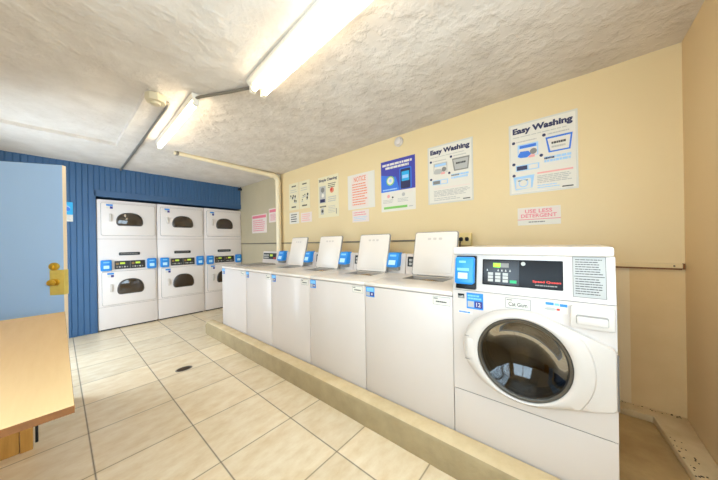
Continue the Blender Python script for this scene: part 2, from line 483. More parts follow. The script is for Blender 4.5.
def make_dryer():
    W = DXW - .006
    root = empty('stacked_dryer', (0, 0, 0))
    b = MB()
    b.box(.003, W, .0, .75, .02, 2.085, 'dryer_white', .006)
    b.box(.03, W - .03, .02, .7, 0, .03, 'rubber')
    b.plate(.003, W, 1.455, 1.460, .0005, .001, 'seam_shade')
    b.plate(.003, W, .372, .376, .0005, .001, 'seam_shade')
    b.build('cabinet', root)
    for z0, z1, wz0, wz1, hz in ((1.515, 2.03, 1.685, 1.88, 1.80), (.40, .93, .565, .79, .67)):
        b = MB()
        b.rrect(.048, .724, z0 - .004, z1 + .004, .024, -.004, .0, 'seam_shade', .001)  # slightly larger grey outline, a painted shadow gap round the door
        b.rrect(.052, .72, z0, z1, .022, -.018, -.003, 'dryer_door', .006)
        b.rrect(.072, .70, z0 + .02, z1 - .02, .02, -.0175, -.012, 'dryer_white', .002)
        b.box(.716, .722, -.018, 0, z0 + .06, z0 + .12, 'off'); b.box(.716, .722, -.018, 0, z1 - .12, z1 - .06, 'off')
        dr = b.build('door', root)
        b = MB(); b.prism(bread(.222, .56, wz0 - .012, wz1 + .012), -.026, -.016, 'win_frame', .003)
        b.build('window', dr)
        b = MB(); b.prism(bread(.236, .546, wz0, wz1), -.036, -.024, 'dglass', .008, seg=3); b.build('pane', dr)
        b = MB(); b.rrect(.140, .178, hz - .065, hz + .065, .012, -.021, -.0165, 'off', .002)
        b.rrect(.148, .170, hz - .05, hz + .05, .008, -.040, -.019, 'white2', .004); b.build('handle', dr)
        b = MB(); b.plate(.105, .192, z1 - .095, z1 - .008, -.017, .0008, 'sticker_lt'); b.plate(.113, .15, z1 - .088, z1 - .05, -.0178, .0006, 'paper')
        b.plate(.152, .187, z1 - .088, z1 - .05, -.0178, .0006, 'purple'); b.plate(.110, .187, z1 - .044, z1 - .016, -.0178, .0006, 'sticker')
        b.build('sticker', dr)
        b = MB(); b.rows(.60, .69, z1 - .055, z1 - .035, 1, 'lgrey', -.017, .6); b.build('lettering', dr)
    b = MB(); b.rrect(.25, .515, 1.188, 1.238, .012, -.008, 0, 'dark', .002)
    b.rows(.27, .495, 1.204, 1.222, 1, 'grey', -.008, .6); b.build('badge', root)
    b = MB(); b.rrect(.196, .578, .967, 1.098, .008, -.012, 0, 'dark', .003)
    b.box(.384, .389, -.0135, -.01, .972, 1.093, 'grey')
    cp = b.build('control_panel', root)
    for x in (.212, .405):
        b = MB(); b.plate(x + .05, x + .11, 1.045, 1.075, -.012, .0015, 'amber'); b.build('display', cp)
        b = MB(); b.plate(x, x + .158, .984, 1.018, -.012, .001, 'blackp')
        for k in range(5): b.plate(x + .004 + k * .031, x + .025 + k * .031, .99, 1.012, -.012, .003, 'key' if k % 2 else 'grey')
        b.build('keypad', cp)
        b = MB(); b.plate(x, x + .035, 1.035, 1.07, -.012, .0015, 'orange_dim'); b.build('indicator', cp)
    for x0, x1 in ((.036, .164), (.604, .732)):
        b = MB(); b.rrect(x0, x1, .948, 1.122, .018, -.045, 0, 'reader', .012)
        rd = b.build('card_reader', root)
        b = MB(); b.plate(x0 + .032, x1 - .032, .985, 1.035, -.045, .0015, 'screen'); b.build('screen', rd)
        b = MB(); b.plate(x0 + .03, x1 - .03, 1.075, 1.092, -.045, .0012, 'sticker_lt'); b.build('lettering', rd)
    return root
proto = make_dryer()
dl = ['white stacked dryer at the end of the row beside the grooved blue boards',
      'white stacked dryer in the middle of the three, its lower window fully in view',
      'white stacked dryer in the wall corner, its lower door half hidden by the washers']
for i in range(3):
    o = proto if i == 0 else copy_tree(proto)
    o.location = (DX0 + i * DXW, YB - .002, 0)
    tag(o, dl[i], 'dryer', 'stacked dryers built into the blue wall')

# ------------------------------------------------------------------ top loading washers
def make_topper(lid_open):
    root = empty('top_load_washer', (0, 0, 0), RW)
    H = .924
    b = MB()
    b.box(-.336, .336, 0, .705, .02, .893, 'white', .008)
    for x in (-.3, .3):
        for y in (.05, .65): b.tube([(x, y, 0), (x, y, .03)], .018, 'rubber')
    b.build('cabinet', root)
    # top deck with the loading opening
    x0, x1, y0, y1 = -.215, .145, .335, .55
    b = MB()
    b.box(-.336, .336, -.004, y0, .897, H, 'white_lid', .007)
    b.box(-.336, .336, y1, .705, .897, H, 'white_lid', .007)
    b.box(-.336, x0, y0 - .01, y1 + .01, .898, H - .0005, 'white_lid')
    b.box(x1, .336, y0 - .01, y1 + .01, .898, H - .0005, 'white_lid')
    for (a, c, e, f) in ((x0, x1, y0 - .002, y0 + .006), (x0, x1, y1 - .006, y1 + .002), (x0 - .002, x0 + .006, y0, y1), (x1 - .006, x1 + .002, y0, y1)):
        b.box(a, c, e, f, .894, H - .003, 'seam_shade')
    b.build('top_deck', root)
    b = MB(); b.box(x0 + .005, x1 - .005, y0 + .005, y1 - .005, .8935, .8955, 'tub')
    b.lathe_z(-.035, .442, [(.10, .8956), (.098, .9), (.085, .9), (.083, .8965), (.01, .8960)], 'steel', 40, True)
    b.build('tub', root)
    b = MB()
    lx0, lx1 = -.234, .164
    if lid_open: L0, Lh, ang, yy, zz = 0, .395, math.radians(14), .557, H + .003
    b.rrect(lx0, lx1, 0, .405, .022, 0, .018, 'lid_edge_shade', .004)
    b.rrect(lx0 + .009, lx1 - .009, .009, .396, .018, -.005, .003, 'white_lid', .003); b.rrect(lx0 + .035, lx1 - .035, .03, .365, .03, -.009, -.003, 'white_lid', .004)
    for cx in (-.085, -.035, .015): b.rrect(cx - .016, cx + .016, .325, .345, .008, -.0098, -.008, 'off')
    if lid_open: mt = Matrix.Translation((0, yy, zz)) @ Matrix.Rotation(-math.radians(13.5), 4, 'X')
    else: mt = Matrix.Translation((0, .550, H + .002)) @ Matrix.Rotation(PI / 2, 4, 'X') @ Matrix.Translation((0, 0, 0))
    for v in b.bm.verts: v.co = mt @ v.co
    lid = b.build('lid', root)
    for x in (-.2, .13):
        b = MB(); b.tube([(x - .02, .553, H + .004), (x + .02, .553, H + .004)], .006, 'off'); b.build('hinge', lid)
    # console at the back
    b = MB()
    b.prism([(.632, H - .002), (.655, H + .185), (.66, H + .192), (.70, H + .192), (.705, H + .187), (.705, H - .002)], -.334, .334, 'white', plane='yz')
    con = b.build('console', root)
    k = .023 / .187
    b = MB(); b.rrect(-.318, .03, H + .07, H + .165, .006, -.004 + .632, .634, 'dark', .001).shear(k, H)
    cp = b.build('control_panel', con)
    b = MB(); b.plate(-.306, -.158, H + .078, H + .150, .628, .001, 'blackp')
    for i in range(4):
        for j in range(2): b.plate(-.30 + i * .036, -.273 + i * .036, H + .083 + j * .036, H + .108 + j * .036, .628, .003, 'key')
    b.shear(k, H); b.build('keypad', cp)
    b = MB(); b.plate(-.13, -.06, H + .115, H + .145, .628, .002, 'amber'); b.shear(k, H); b.build('display', cp)
    b = MB(); b.plate(-.03, .02, H + .08, H + .10, .628, .002, 'red'); b.shear(k, H); b.build('indicator', cp)
    # blue card reader, standing proud of the console
    b = MB(); b.rrect(.158, .285, H + .06, H + .205, .018, .560, .64, 'reader', .012).shear(.35, H + .06)
    rd = b.build('card_reader', root)
    b = MB(); b.plate(.183, .260, H + .085, H + .130, .560, .0015, 'screen').shear(.35, H + .06); b.build('screen', rd)
    b = MB(); b.plate(.185, .258, H + .165, H + .183, .560, .0012, 'sticker_lt').shear(.35, H + .06); b.build('lettering', rd)
    b = MB(); b.box(.165, .28, .585, .655, H + .028, H + .064, 'grey', .006); b.build('reader_mount', root)
    # front stickers
    b = MB(); b.plate(-.325, -.245, .815, .89, 0, .001, 'sticker'); b.plate(-.318, -.252, .856, .884, -.001, .0006, 'sticker_lt')
    b.plate(-.321, -.289, .822, .852, -.001, .0006, 'lgrey'); b.plate(-.287, -.250, .822, .852, -.001, .0006, 'purple'); b.plate(-.275, -.262, .83, .845, -.0016, .0005, 'paper')
    b.build('sticker', root)
    b = MB(); b.plate(.212, .322, .832, .884, 0, .0008, 'grey'); b.plate(.2145, .3195, .8345, .8815, -.0008, .0005, 'paper')
    b.rows(.218, .25, .866, .878, 1, 'grey', -.0013, .7); b.rows(.232, .302, .846, .860, 1, 'ink', -.0013, .6); b.build('name_label', root)
    return root
pa = make_topper(True)
seams = [(.558, 1.246), (1.246, 1.922), (1.922, 2.594), (2.594, 3.194), (3.194, 3.927)]
tl = ['white top load washer with raised lid, standing next to the front loader',
      'white top load washer with raised lid, second from the front loader',
      'white top load washer with raised lid, third from the front loader',
      'white top load washer with raised lid, fourth from the front loader',
      'white top load washer with closed lid at the dryer end of the platform']
for i, (a, c) in enumerate(seams):
    o = pa if i == 0 else (copy_tree(pa) if i < 4 else make_topper(False))
    if i == 4: o.name = 'top_load_washer'
    o.location = (1.538, (a + c) / 2, .10)
    s = (c - a) / .677
    o.scale = (s, 1, 1)
    tag(o, tl[i], 'washing machine', 'top load washers on the platform')

# ------------------------------------------------------------------ front loading washer
def make_front():
    root = empty('drum_washer', (1.537, .208, .10), RW)
    B = .10
    cx, cz, RG = .003, .722 - B + .008, .201
    def ang_list(rect, n=120):
        a = [2 * PI * k / n for k in range(n)]
        for px, pz in rect: a.append(math.atan2(pz - cz, px - cx) % (2 * PI))
        return sorted(set(round(q, 5) for q in a))
    def poly_r(poly, th):
        dx, dz = math.cos(th), math.sin(th); best = 9
        for (ax, az), (bx, bz) in zip(poly, poly[1:] + poly[:1]):
            ex, ez = bx - ax, bz - az; den = dx * ez - dz * ex
            if abs(den) < 1e-9: continue
            t = ((ax - cx) * ez - (az - cz) * ex) / den; u = ((ax - cx) * dz - (az - cz) * dx) / den
            if t > 0 and -1e-6 <= u <= 1 + 1e-6: best = min(best, t)
        return best
    X = .35; Z1 = 1.04 - B; ZS = .450 - B
    # cabinet: front sheet with the round opening, sides, back
    rect = [(X, ZS + .002), (X, Z1), (-X, Z1), (-X, ZS + .002)]
    A = ang_list(rect)
    b = MB()
    fr = [Vector((cx + poly_r(rect, t) * math.cos(t), 0, cz + poly_r(rect, t) * math.sin(t))) for t in A]
    ci = [Vector((cx + (RG + .012) * math.cos(t), 0, cz + (RG + .012) * math.sin(t))) for t in A]
    ci2 = [p + Vector((0, .03, 0)) for p in ci]
    b.loft([ci2, ci, fr, [p + Vector((0, .03, 0)) for p in fr]], 'white')
    b.box(-X, -X + .02, .004, .74, .02, Z1, 'white'); b.box(X - .02, X, .004, .74, .02, Z1, 'white')
    b.box(-X, X, .72, .74, .02, Z1, 'white'); b.box(-X + .01, X - .01, .01, .73, .02, .04, 'white'); b.box(-X + .01, X - .01, .01, .73, Z1 - .02, Z1, 'white')
    for x in (-.3, .3):
        for y in (.06, .66): b.tube([(x, y, 0), (x, y, .03)], .02, 'rubber')
    b.build('cabinet', root)
    b = MB(); b.box(-X, X, 0, .022, .02, ZS - .003, 'white', .004); b.box(-X + .002, X - .002, .004, .02, ZS - .004, ZS + .004, 'seam'); b.build('lower_panel', root)
    # top section: sloped fascia and cap
    b = MB(); k = .028 / .21
    b.prism([(.0, Z1 + .003), (.028, 1.25 - B), (.70, 1.25 - B), (.70, Z1 + .003)], -X, X, 'white', .004, plane='yz')
    b.box(-X + .003, X - .003, .005, .6, Z1 - .002, Z1 + .004, 'seam')
    b.build('fascia', root)
    b = MB(); b.box(-X - .001, X - .004, .010, .71, 1.25 - B, 1.294 - B, 'white_lid', .010, 3); b.build('top_cap', root)
    F = lambda mb: mb.shear(k, Z1)
    xl = lambda Y: .208 - Y
    # card reader in its black cradle
    b = MB(); b.rrect(xl(.536), xl(.424), 1.052 - B, 1.243 - B, .006, -.014, .004, 'blackp', .003); F(b); cr = b.build('reader_cradle', root)
    b = MB(); b.rrect(xl(.533), xl(.428), 1.083 - B, 1.238 - B, .014, -.052, -.012, 'reader', .010); F(b); rd = b.build('card_reader', root)
    b = MB(); b.plate(xl(.516), xl(.455), 1.112 - B, 1.152 - B, -.052, .0015, 'reader_dark'); b.plate(xl(.512), xl(.459), 1.115 - B, 1.149 - B, -.0535, .001, 'screen'); F(b); b.build('screen', rd)
    b = MB(); b.plate(xl(.508), xl(.47), 1.205 - B, 1.217 - B, -.052, .0012, 'sticker_lt'); b.plate(xl(.517), xl(.452), 1.16 - B, 1.175 - B, -.052, .0012, 'sticker_lt'); F(b); b.build('lettering', rd)
    # control panel
    b = MB(); b.rrect(xl(.392), xl(.036), 1.086 - B, 1.226 - B, .004, -.006, .004, 'blackp', .002); F(b); cp = b.build('control_panel', root)
    b = MB(); b.rrect(xl(.386), xl(.215), 1.092 - B, 1.220 - B, .003, -.0085, -.005, 'dark', .001); F(b); kp = b.build('keypad', root)
    for i in range(3):
        x = xl(.362) + i * .036
        for j in range(3):
            b = MB(); b.plate(x, x + .025, 1.106 - B + j * .0175, 1.120 - B + j * .0175, -.0085, .003, 'key'); F(b); b.build('button', kp)
    b = MB(); b.plate(xl(.256), xl(.226), 1.104 - B, 1.119 - B, -.0085, .003, 'greenkey'); F(b); b.build('start_button', kp)
    b = MB(); b.plate(xl(.336), xl(.262), 1.184 - B, 1.207 - B, -.0085, .0012, 'grey'); b.plate(xl(.336), xl(.302), 1.185 - B, 1.206 - B, -.0097, .001, 'green'); F(b); b.build('display', kp)
    for x in (.366, .312, .294, .276, .256):
        b = MB(); b.prism([(xl(x) - .004, 1.163 - B), (xl(x) + .004, 1.163 - B), (xl(x), 1.175 - B)], -.0095, -.0085, 'key')
        F(b); b.build('indicator', kp)
    b = MB(); b.text('Speed Queen', xl(.157), xl(.044), 1.113 - B, 1.127 - B, -.006, 'red', .035); b.rows(xl(.146), xl(.052), 1.099 - B, 1.107 - B, 1, 'grey', -.006, .7); F(b); b.build('lettering', cp)
    b = MB(); b.lathe_y(xl(.197), 1.207 - B, [(.010, -.006), (.010, -.0085), (.004, -.0095)], 'key', 16, True); F(b); b.build('lock', cp)
    # instruction label
    b = MB(); b.plate(xl(.002), xl(-.113), 1.063 - B, 1.249 - B, 0, .001, 'grey'); b.plate(xl(-.001), xl(-.110), 1.066 - B, 1.246 - B, -.001, .0006, 'lgrey')
    b.plate(xl(-.004), xl(-.107), 1.157 - B, 1.16 - B, -.0016, .0005, 'ink')
    b.rows(xl(-.008), xl(-.104), 1.165 - B, 1.24 - B, 7, 'ink', -.0016, .35); b.rows(xl(-.008), xl(-.104), 1.075 - B, 1.152 - B, 7, 'ink', -.0016, .35); F(b); b.build('instruction_label', root)
    # stickers below the fascia
    b = MB(); b.plate(xl(.478), xl(.388), .938 - B, 1.030 - B, 0, .001, 'sticker')
    b.rows(xl(.472), xl(.394), .99 - B, 1.022 - B, 2, 'sticker_lt', -.001, .6)
    b.plate(xl(.472), xl(.438), .948 - B, .982 - B, -.001, .0006, 'lgrey'); b.plate(xl(.434), xl(.392), .946 - B, .984 - B, -.001, .0006, 'purple')
    b.text('12', xl(.425), xl(.402), .954 - B, .977 - B, -.0016, 'paper', .01); b.build('number_sticker', root)
    b = MB(); b.plate(xl(.528), xl(.490), .993 - B, 1.021 - B, 0, .001, 'grey'); b.plate(xl(.527), xl(.493), 1.008 - B, 1.019 - B, -.001, .0006, 'blackp'); b.prism([(xl(.522), .998 - B), (xl(.50), .998 - B), (xl(.498), 1.012 - B)], -.0022, -.0016, 'lgrey'); b.build('energy_sticker', root)
    b = MB(); b.plate(xl(.526), xl(.447), .905 - B, .922 - B, 0, .0008, 'paper'); b.rows(xl(.522), xl(.45), .909 - B, .919 - B, 1, 'sticker', -.0008, .8); b.build('text_sticker', root)
    b = MB(); b.plate(xl(.278), xl(.166), .972 - B, 1.026 - B, 0, .0008, 'grey'); b.plate(xl(.2755), xl(.1685), .9745 - B, 1.0235 - B, -.0008, .0006, 'paper')
    b.rows(xl(.272), xl(.24), 1.012 - B, 1.02 - B, 1, 'grey', -.0014, .8); b.text('Cat Gum', xl(.264), xl(.180), .984 - B, 1.006 - B, -.0014, 'ink', .015); b.build('name_label', root)
    b = MB(); b.plate(xl(.107), xl(.020), .978 - B, 1.028 - B, 0, .0008, 'paper'); b.plate(xl(.105), xl(.073), 1.013 - B, 1.026 - B, -.0008, .0006, 'sticker'); b.plate(xl(.07), xl(.052), 1.013 - B, 1.024 - B, -.0008, .0006, 'sticker_lt'); b.plate(xl(.05), xl(.022), 1.01 - B, 1.023 - B, -.0008, .0006, 'sticker')
    b.prism([(xl(.085) + .024 * math.cos(t), .994 - B + .008 * math.sin(t)) for t in [2 * PI * q / 20 for q in range(20)]], -.0014, -.0008, 'lgrey'); b.plate(xl(.062), xl(.05), .99 - B, 1.0 - B, -.0014, .0006, 'red'); b.build('warning_label', root)
    # dispenser drawer
    b = MB()
    b.rrect(xl(.012), xl(-.136), .926 - B, 1.028 - B, .012, -.016, .0, 'white2', .005)
    dr = b.build('soap_drawer', root)
    b = MB(); b.rrect(xl(-.008), xl(-.116), .944 - B, .988 - B, .008, -.0175, -.015, 'seam_shade', .001); b.rrect(xl(-.010), xl(-.114), .945 - B, .980 - B, .007, -.022, -.016, 'white2', .003); b.build('drawer_grip', dr)  # grey plate behind the grip paints in the recess shading
    # door: wide moulded frame running out to a straight hinge edge
    out = []
    Rh, Rv = .288, .237
    for q in range(0, 61):                      # left part of the outline, an ellipse
        t = PI * .42 + (PI * 1.16) * q / 60
        out.append((cx + Rh * math.cos(t), cz + .005 + Rv * math.sin(t)))
    out += [(.336, .578 - B + .012), (.346, .590 - B + .012), (.346, .845 - B), (.338, .858 - B)]
    A = ang_list(out[-4:], 150)
    def ring(fr_, y):
        return [Vector((cx + fr_(t, poly_r(out, t)) * math.cos(t), y, cz + fr_(t, poly_r(out, t)) * math.sin(t))) for t in A]
    b = MB()
    rc = lambda t, R: min(R - .006, .280)
    b.loft([ring(lambda t, R: R, -.002), ring(lambda t, R: R, -.026), ring(lambda t, R: R - .004, -.031),
            ring(rc, -.034), ring(lambda t, R: rc(t, R) - .006, -.046), ring(lambda t, R: RG + .55 * (rc(t, R) - .006 - RG), -.056), ring(lambda t, R: RG + .010, -.056),
            ring(lambda t, R: RG + .003, -.050), ring(lambda t, R: RG + .002, .004)], 'white2')
    dd = b.build('door', root, smooth=45)
    b = MB(); b.lathe_y(cx, cz, [(RG + .003, -.046), (RG - .002, -.054), (RG - .012, -.052), (RG - .018, -.040), (RG - .018, .0), (RG + .001, .002)], 'chrome', 96); b.build('rim', dd)
    b = MB(); prof = [(RG - .017, -.040), (RG - .03, -.030), (.15, -.012), (.12, .010), (.08, .030), (.04, .040), (.005, .043)]
    b.lathe_y(cx, cz, prof, 'glass', 96, True); b.build('glass', dd, smooth=80)
    b = MB()
    for z0_, s_ in ((.795 - B, 1), (.665 - B, -1)):
        b.box(cx - .272, cx - .215, -.051, -.044, z0_ - .002, z0_ + .002, 'seam_shade')
    b.rrect(cx - .262, cx - .222, .675 - B, .785 - B, .012, -.058, -.046, 'white2', .005); b.build('handle', dd)
    b = MB(); b.tube([(.347, -.018, .60 - B), (.347, -.018, .835 - B)], .006, 'seam'); b.build('hinge', dd)
    # gasket and drum behind the glass
    b = MB(); b.lathe_y(cx, cz, [(RG + .008, .004), (RG - .006, .012), (RG - .012, .05), (RG - .004, .10)], 'rubber', 72); b.build('gasket', root)
    b = MB(); b.lathe_y(cx, cz, [(RG - .01, .10), (.26, .105), (.28, .13), (.28, .48), (.26, .52), (.10, .50), (.03, .47)], 'steel', 72, True)
    for q in range(3):
        t = .5 + 2 * PI * q / 3; c, s = math.cos(t), math.sin(t)
        pts = [(cx + c * .28 - s * .04, cz + s * .28 + c * .04), (cx + c * .28 + s * .04, cz + s * .28 - c * .04), (cx + c * .20 + s * .012, cz + s * .20 - c * .012), (cx + c * .20 - s * .012, cz + s * .20 + c * .012)]
        b.prism(pts, .14, .47, 'steel', .006)
    b.build('drum', root)
    return tag(root, 'white front load washer with round glass door and black control panel', 'washing machine')
make_front()

# ------------------------------------------------------------------ table by the door
t = empty('laundry_table', (XL + .003, 1.17, 0))
TX = .026 - XL - .003
b = MB(); b.box(0, TX, 0, 1.757, .829, .85, 'wood'); b.box(0, TX + .001, -.0015, 1.757, .826, .848, 'wood_edge'); 
b.build('table_top', t, smooth=0)
b = MB(); b.box(TX - .20, TX - .148, 1.575, 1.63, 0, .827, 'wood_leg', .003); b.build('leg', t)
b = MB(); b.box(.03, TX - .203, 1.585, 1.62, .0, .827, 'wood_leg', .003); b.build('end_panel', t)
b = MB(); b.box(0, .03, .05, 1.7, .735, .827, 'wood_leg'); b.build('wall_cleat', t)
b = MB(); b.tube([(TX - .135, 1.66, 0), (TX - .135, 1.66, .827)], .007, 'rubber'); b.build('brace_leg', t)
tag(t, 'long light wood table with dark raw board edge, in front of the open blue door', 'table')

# ------------------------------------------------------------------ ceiling lamps
def lamp(loc, length, rz, spacing, hw, label, tm='tube', r=.019):
    root = empty('fluorescent_lamp', loc, rz)       # base on the ceiling, length along local y
    b = MB()
    b.prism([(-hw, 0), (-hw, -.022), (-hw * .72, -.045), (hw * .72, -.045), (hw, -.022), (hw, 0)], 0, length, 'lamp_white', .002, plane='xz')
    hs = b.build('housing', root)
    for x in ((-spacing / 2, spacing / 2) if spacing else (0,)):
        b = MB(); b.tube([(x, .03, -.072), (x, length - .03, -.072)], r, tm, 16); b.build('tube', root)
        for y in (.012, length - .012):
            b = MB(); b.box(x - .021, x + .021, y - .012, y + .012, -.095, -.03, 'lamp_white', .005); b.build('socket', root)
            b = MB(); s = 1 if y < .5 else -1
            b.tube([(x, y + s * .012, -.072), (x, y + s * .032, -.072)], r + .0012, 'boxp', 16); b.build('end_cap', root)
    return tag(root, label, 'lamp', 'fluorescent ceiling lamps')
TH = -math.radians(3.9)
lamp((.875, -.42, ZC), 2.33, TH, .084, .085, 'large fluorescent ceiling lamp with two separate tubes, over the washers')
lamp((.762, 2.40, ZC), 1.45, -math.radians(1.8), 0, .034, 'smaller fluorescent ceiling lamp beside the junction box, towards the dryers', 'tube_bright')

# flexible conduit between the lamps
b = MB(); P = [(1.02, 1.905, ZC - .025), (1.0, 1.97, ZC - .018), (.93, 2.13, ZC - .015), (.86, 2.26, ZC - .016), (.82, 2.325, ZC - .02), (.785, 2.36, ZC - .03), (.77, 2.385, ZC - .034), (.764, 2.405, ZC - .034)]
b.tube(P, .012, 'conduit_dk', 10)
tag(b.build('flexible_conduit'), 'thin grey cable conduit on the ceiling linking the two lamps', 'conduit')
# straight conduit from the round box to the blue wall
b = MB(); b.tube([(.605, 2.70, ZC - .03), (.632, 2.70, ZC - .022), (.645, 2.73, ZC - .016), (.652, 2.80, ZC - .014), (.674, YB - .014, ZC - .014)], .014, 'conduit_dk', 12)
tag(b.build('ceiling_conduit'), 'straight painted conduit across the ceiling from the junction box to the blue wall', 'conduit')
jb = empty('junction_box', (.545, 2.685, ZC))
b = MB(); b.lathe_z(0, 0, [(.072, .0), (.074, -.045), (.070, -.058), (.02, -.060)], 'boxp', 8, True); b.build('box', jb)
b = MB(); b.lathe_z(0, 0, [(.036, -.059), (.034, -.078), (.012, -.083)], 'boxp', 18, True); b.build('cover_knob', jb)
b = MB(); b.tube([(.055, 0, -.028), (.068, 0, -.028)], .02, 'boxp'); b.build('connector', jb)
tag(jb, 'cream octagonal junction box on the ceiling beside the smaller lamp', 'junction box')
# ceiling pipe turning down the wall
b = MB()
pts = [(1.02, 4.10, ZC - .012), (1.6, 4.10, ZC - .022), (2.2, 4.08, ZC - .038), (2.47, 4.07, ZC - .047)]
for q in range(1, 9):
    a = PI / 2 * q / 8; pts.append((2.47 + .105 * math.sin(a), 4.065, ZC - .152 + .105 * math.cos(a)))
pts.append((2.575, 4.06, .10))
b.tube(pts, [.026, .031, .038, .042] + [.046] * 9, 'pvc', 18)
pp = b.build('drain_pipe')
b = MB(); b.tube([(2.44, 4.072, ZC - .046), (2.48, 4.067, ZC - .047)], .050, 'pvc', 18); b.tube([(2.575, 4.065, 2.46), (2.575, 4.065, 2.40)], .051, 'pvc', 18); b.build('elbow_collar', pp)
b = MB(); b.box(1.04, 1.07, 4.06, 4.14, ZC - .04, ZC, 'conduit_dk', .004); b.build('clamp', pp)
tag(pp, 'cream painted pipe along the ceiling, turning down the tan wall in the corner', 'pipe')
# conduit along the right wall and the outlet box it feeds
b = MB(); b.tube([(WX - .010, .885, 1.347), (WX - .010, 3, 1.345), (WX - .010, YB - .02, 1.352)], .0095, 'conduit_dk', 10)
tag(b.build('wall_conduit'), 'thin horizontal conduit on the tan wall behind the raised washer lids', 'conduit')
ob = empty('outlet_box', (WX, .82, 1.285), RW)
b = MB(); b.box(-.064, .064, -.055, -.001, 0, .125, 'outlet', .006); b.build('box', ob)
b = MB(); b.box(-.058, .058, -.058, -.054, .006, .119, 'outlet', .002); fp = b.build('face_plate', ob)
for x in (-.028, .028):
    b = MB(); b.rrect(x - .018, x + .018, .045, .085, .012, -.062, -.057, 'rubber', .002); b.build('socket', fp)
tag(ob, 'ivory electrical outlet box on the wall above the front loader', 'outlet')
b = MB()
b.box(WX - .095, WX - .063, .834, .862, 1.335, 1.365, 'rubber', .005)
b.tube([(WX - .088, .848, 1.338), (WX - .092, .848, 1.30), (WX - .09, .850, 1.2), (WX - .07, .852, 1.0), (WX - .06, .86, .6), (WX - .06, .85, .3), (WX - .08, .80, .112)], .007, 'rubber', 8)
tag(b.build('power_cord'), 'black plug and cord hanging from the ivory outlet box', 'cord')
# ledge strip on the wall right of the front loader
lg = MB(); lg.box(WX - .022, WX - .0005, -.548, .52, 1.128, 1.158, 'tan', .002); lg.box(WX - .021, WX - .0005, -.545, .52, 1.118, 1.129, 'wood_edge')
lo = lg.build('wall_strip')
b = MB(); b.box(WX - .024, WX - .0005, -.558, -.549, 1.122, 1.160, 'wood_edge', .002); b.build('end_bracket', lo)
b = MB(); b.tube([(WX - .024, -.512, 1.143), (WX - .019, -.512, 1.143)], .005, 'dark', 10); b.build('bolt', lo)
tag(lo, 'narrow painted strip along the wall between the front loader and the corner', 'wall trim')
# round detector high on the right wall
sd = empty('smoke_detector', (WX, 1.574, 2.53), RW)
b = MB(); b.lathe_y(0, 0, [(.058, -.001), (.058, -.014), (.05, -.02), (.048, -.02)], 'white2', 32, True); b.build('base', sd)
b = MB(); b.lathe_y(0, 0, [(.046, -.02), (.042, -.036), (.025, -.046), (.006, -.049)], 'white2', 32, True); b.build('dome', sd)
tag(sd, 'small round white detector high on the wall above the purple poster', 'smoke detector')
# floor drain
fd = empty('floor_drain', (.86, 3.225, 0))
b = MB(); b.lathe_z(0, 0, [(.078, .0005), (.076, .003), (.066, .003), (.064, .0012)], 'conduit_dk', 36)
for v in b.bm.verts: v.co.y *= .72
b.build('rim', fd)
b = MB(); b.lathe_z(0, 0, [(.066, .0008), (.065, .0014)], 'dirt', 36, True)
for v in b.bm.verts: v.co.y *= .72
b.build('grate', fd)
tag(fd, 'dark oval drain in the tiled floor before the dryers', 'drain')
b = MB(); b.box(WX - .075, WX - .003, YB - .09, YB - .03, ZC - .075, ZC - .03, 'dark', .006); b.tube([(WX - .02, YB - .06, ZC - .035), (WX - .02, YB - .06, ZC + .004)], .008, 'dark', 8)  # plain dark block in the ceiling corner
tag(b.build('corner_block'), 'small dark block in the ceiling corner above the last dryer', 'fixture')

# ------------------------------------------------------------------ notices on the walls
def notice(name, label, Yc, w, z0, h, sheet, border=None, group='notices on the tan wall', wall='right', x=None, thick=.0025):
    root = empty(name, (WX - .0005, Yc, z0), RW) if wall == 'right' else empty(name, (x, YB - .0125, z0), 0)
    b = MB()
    b.box(-w / 2, w / 2, -thick, 0, 0, h, border or sheet)
    if border: b.box(-w / 2 + .014, w / 2 - .014, -thick - .0006, -thick, .014, h - .014, sheet)
    b.build('sheet', root)
    tag(root, label, 'poster' if h > .4 else 'sign', group)
    return root, -thick - (.0006 if border else 0)

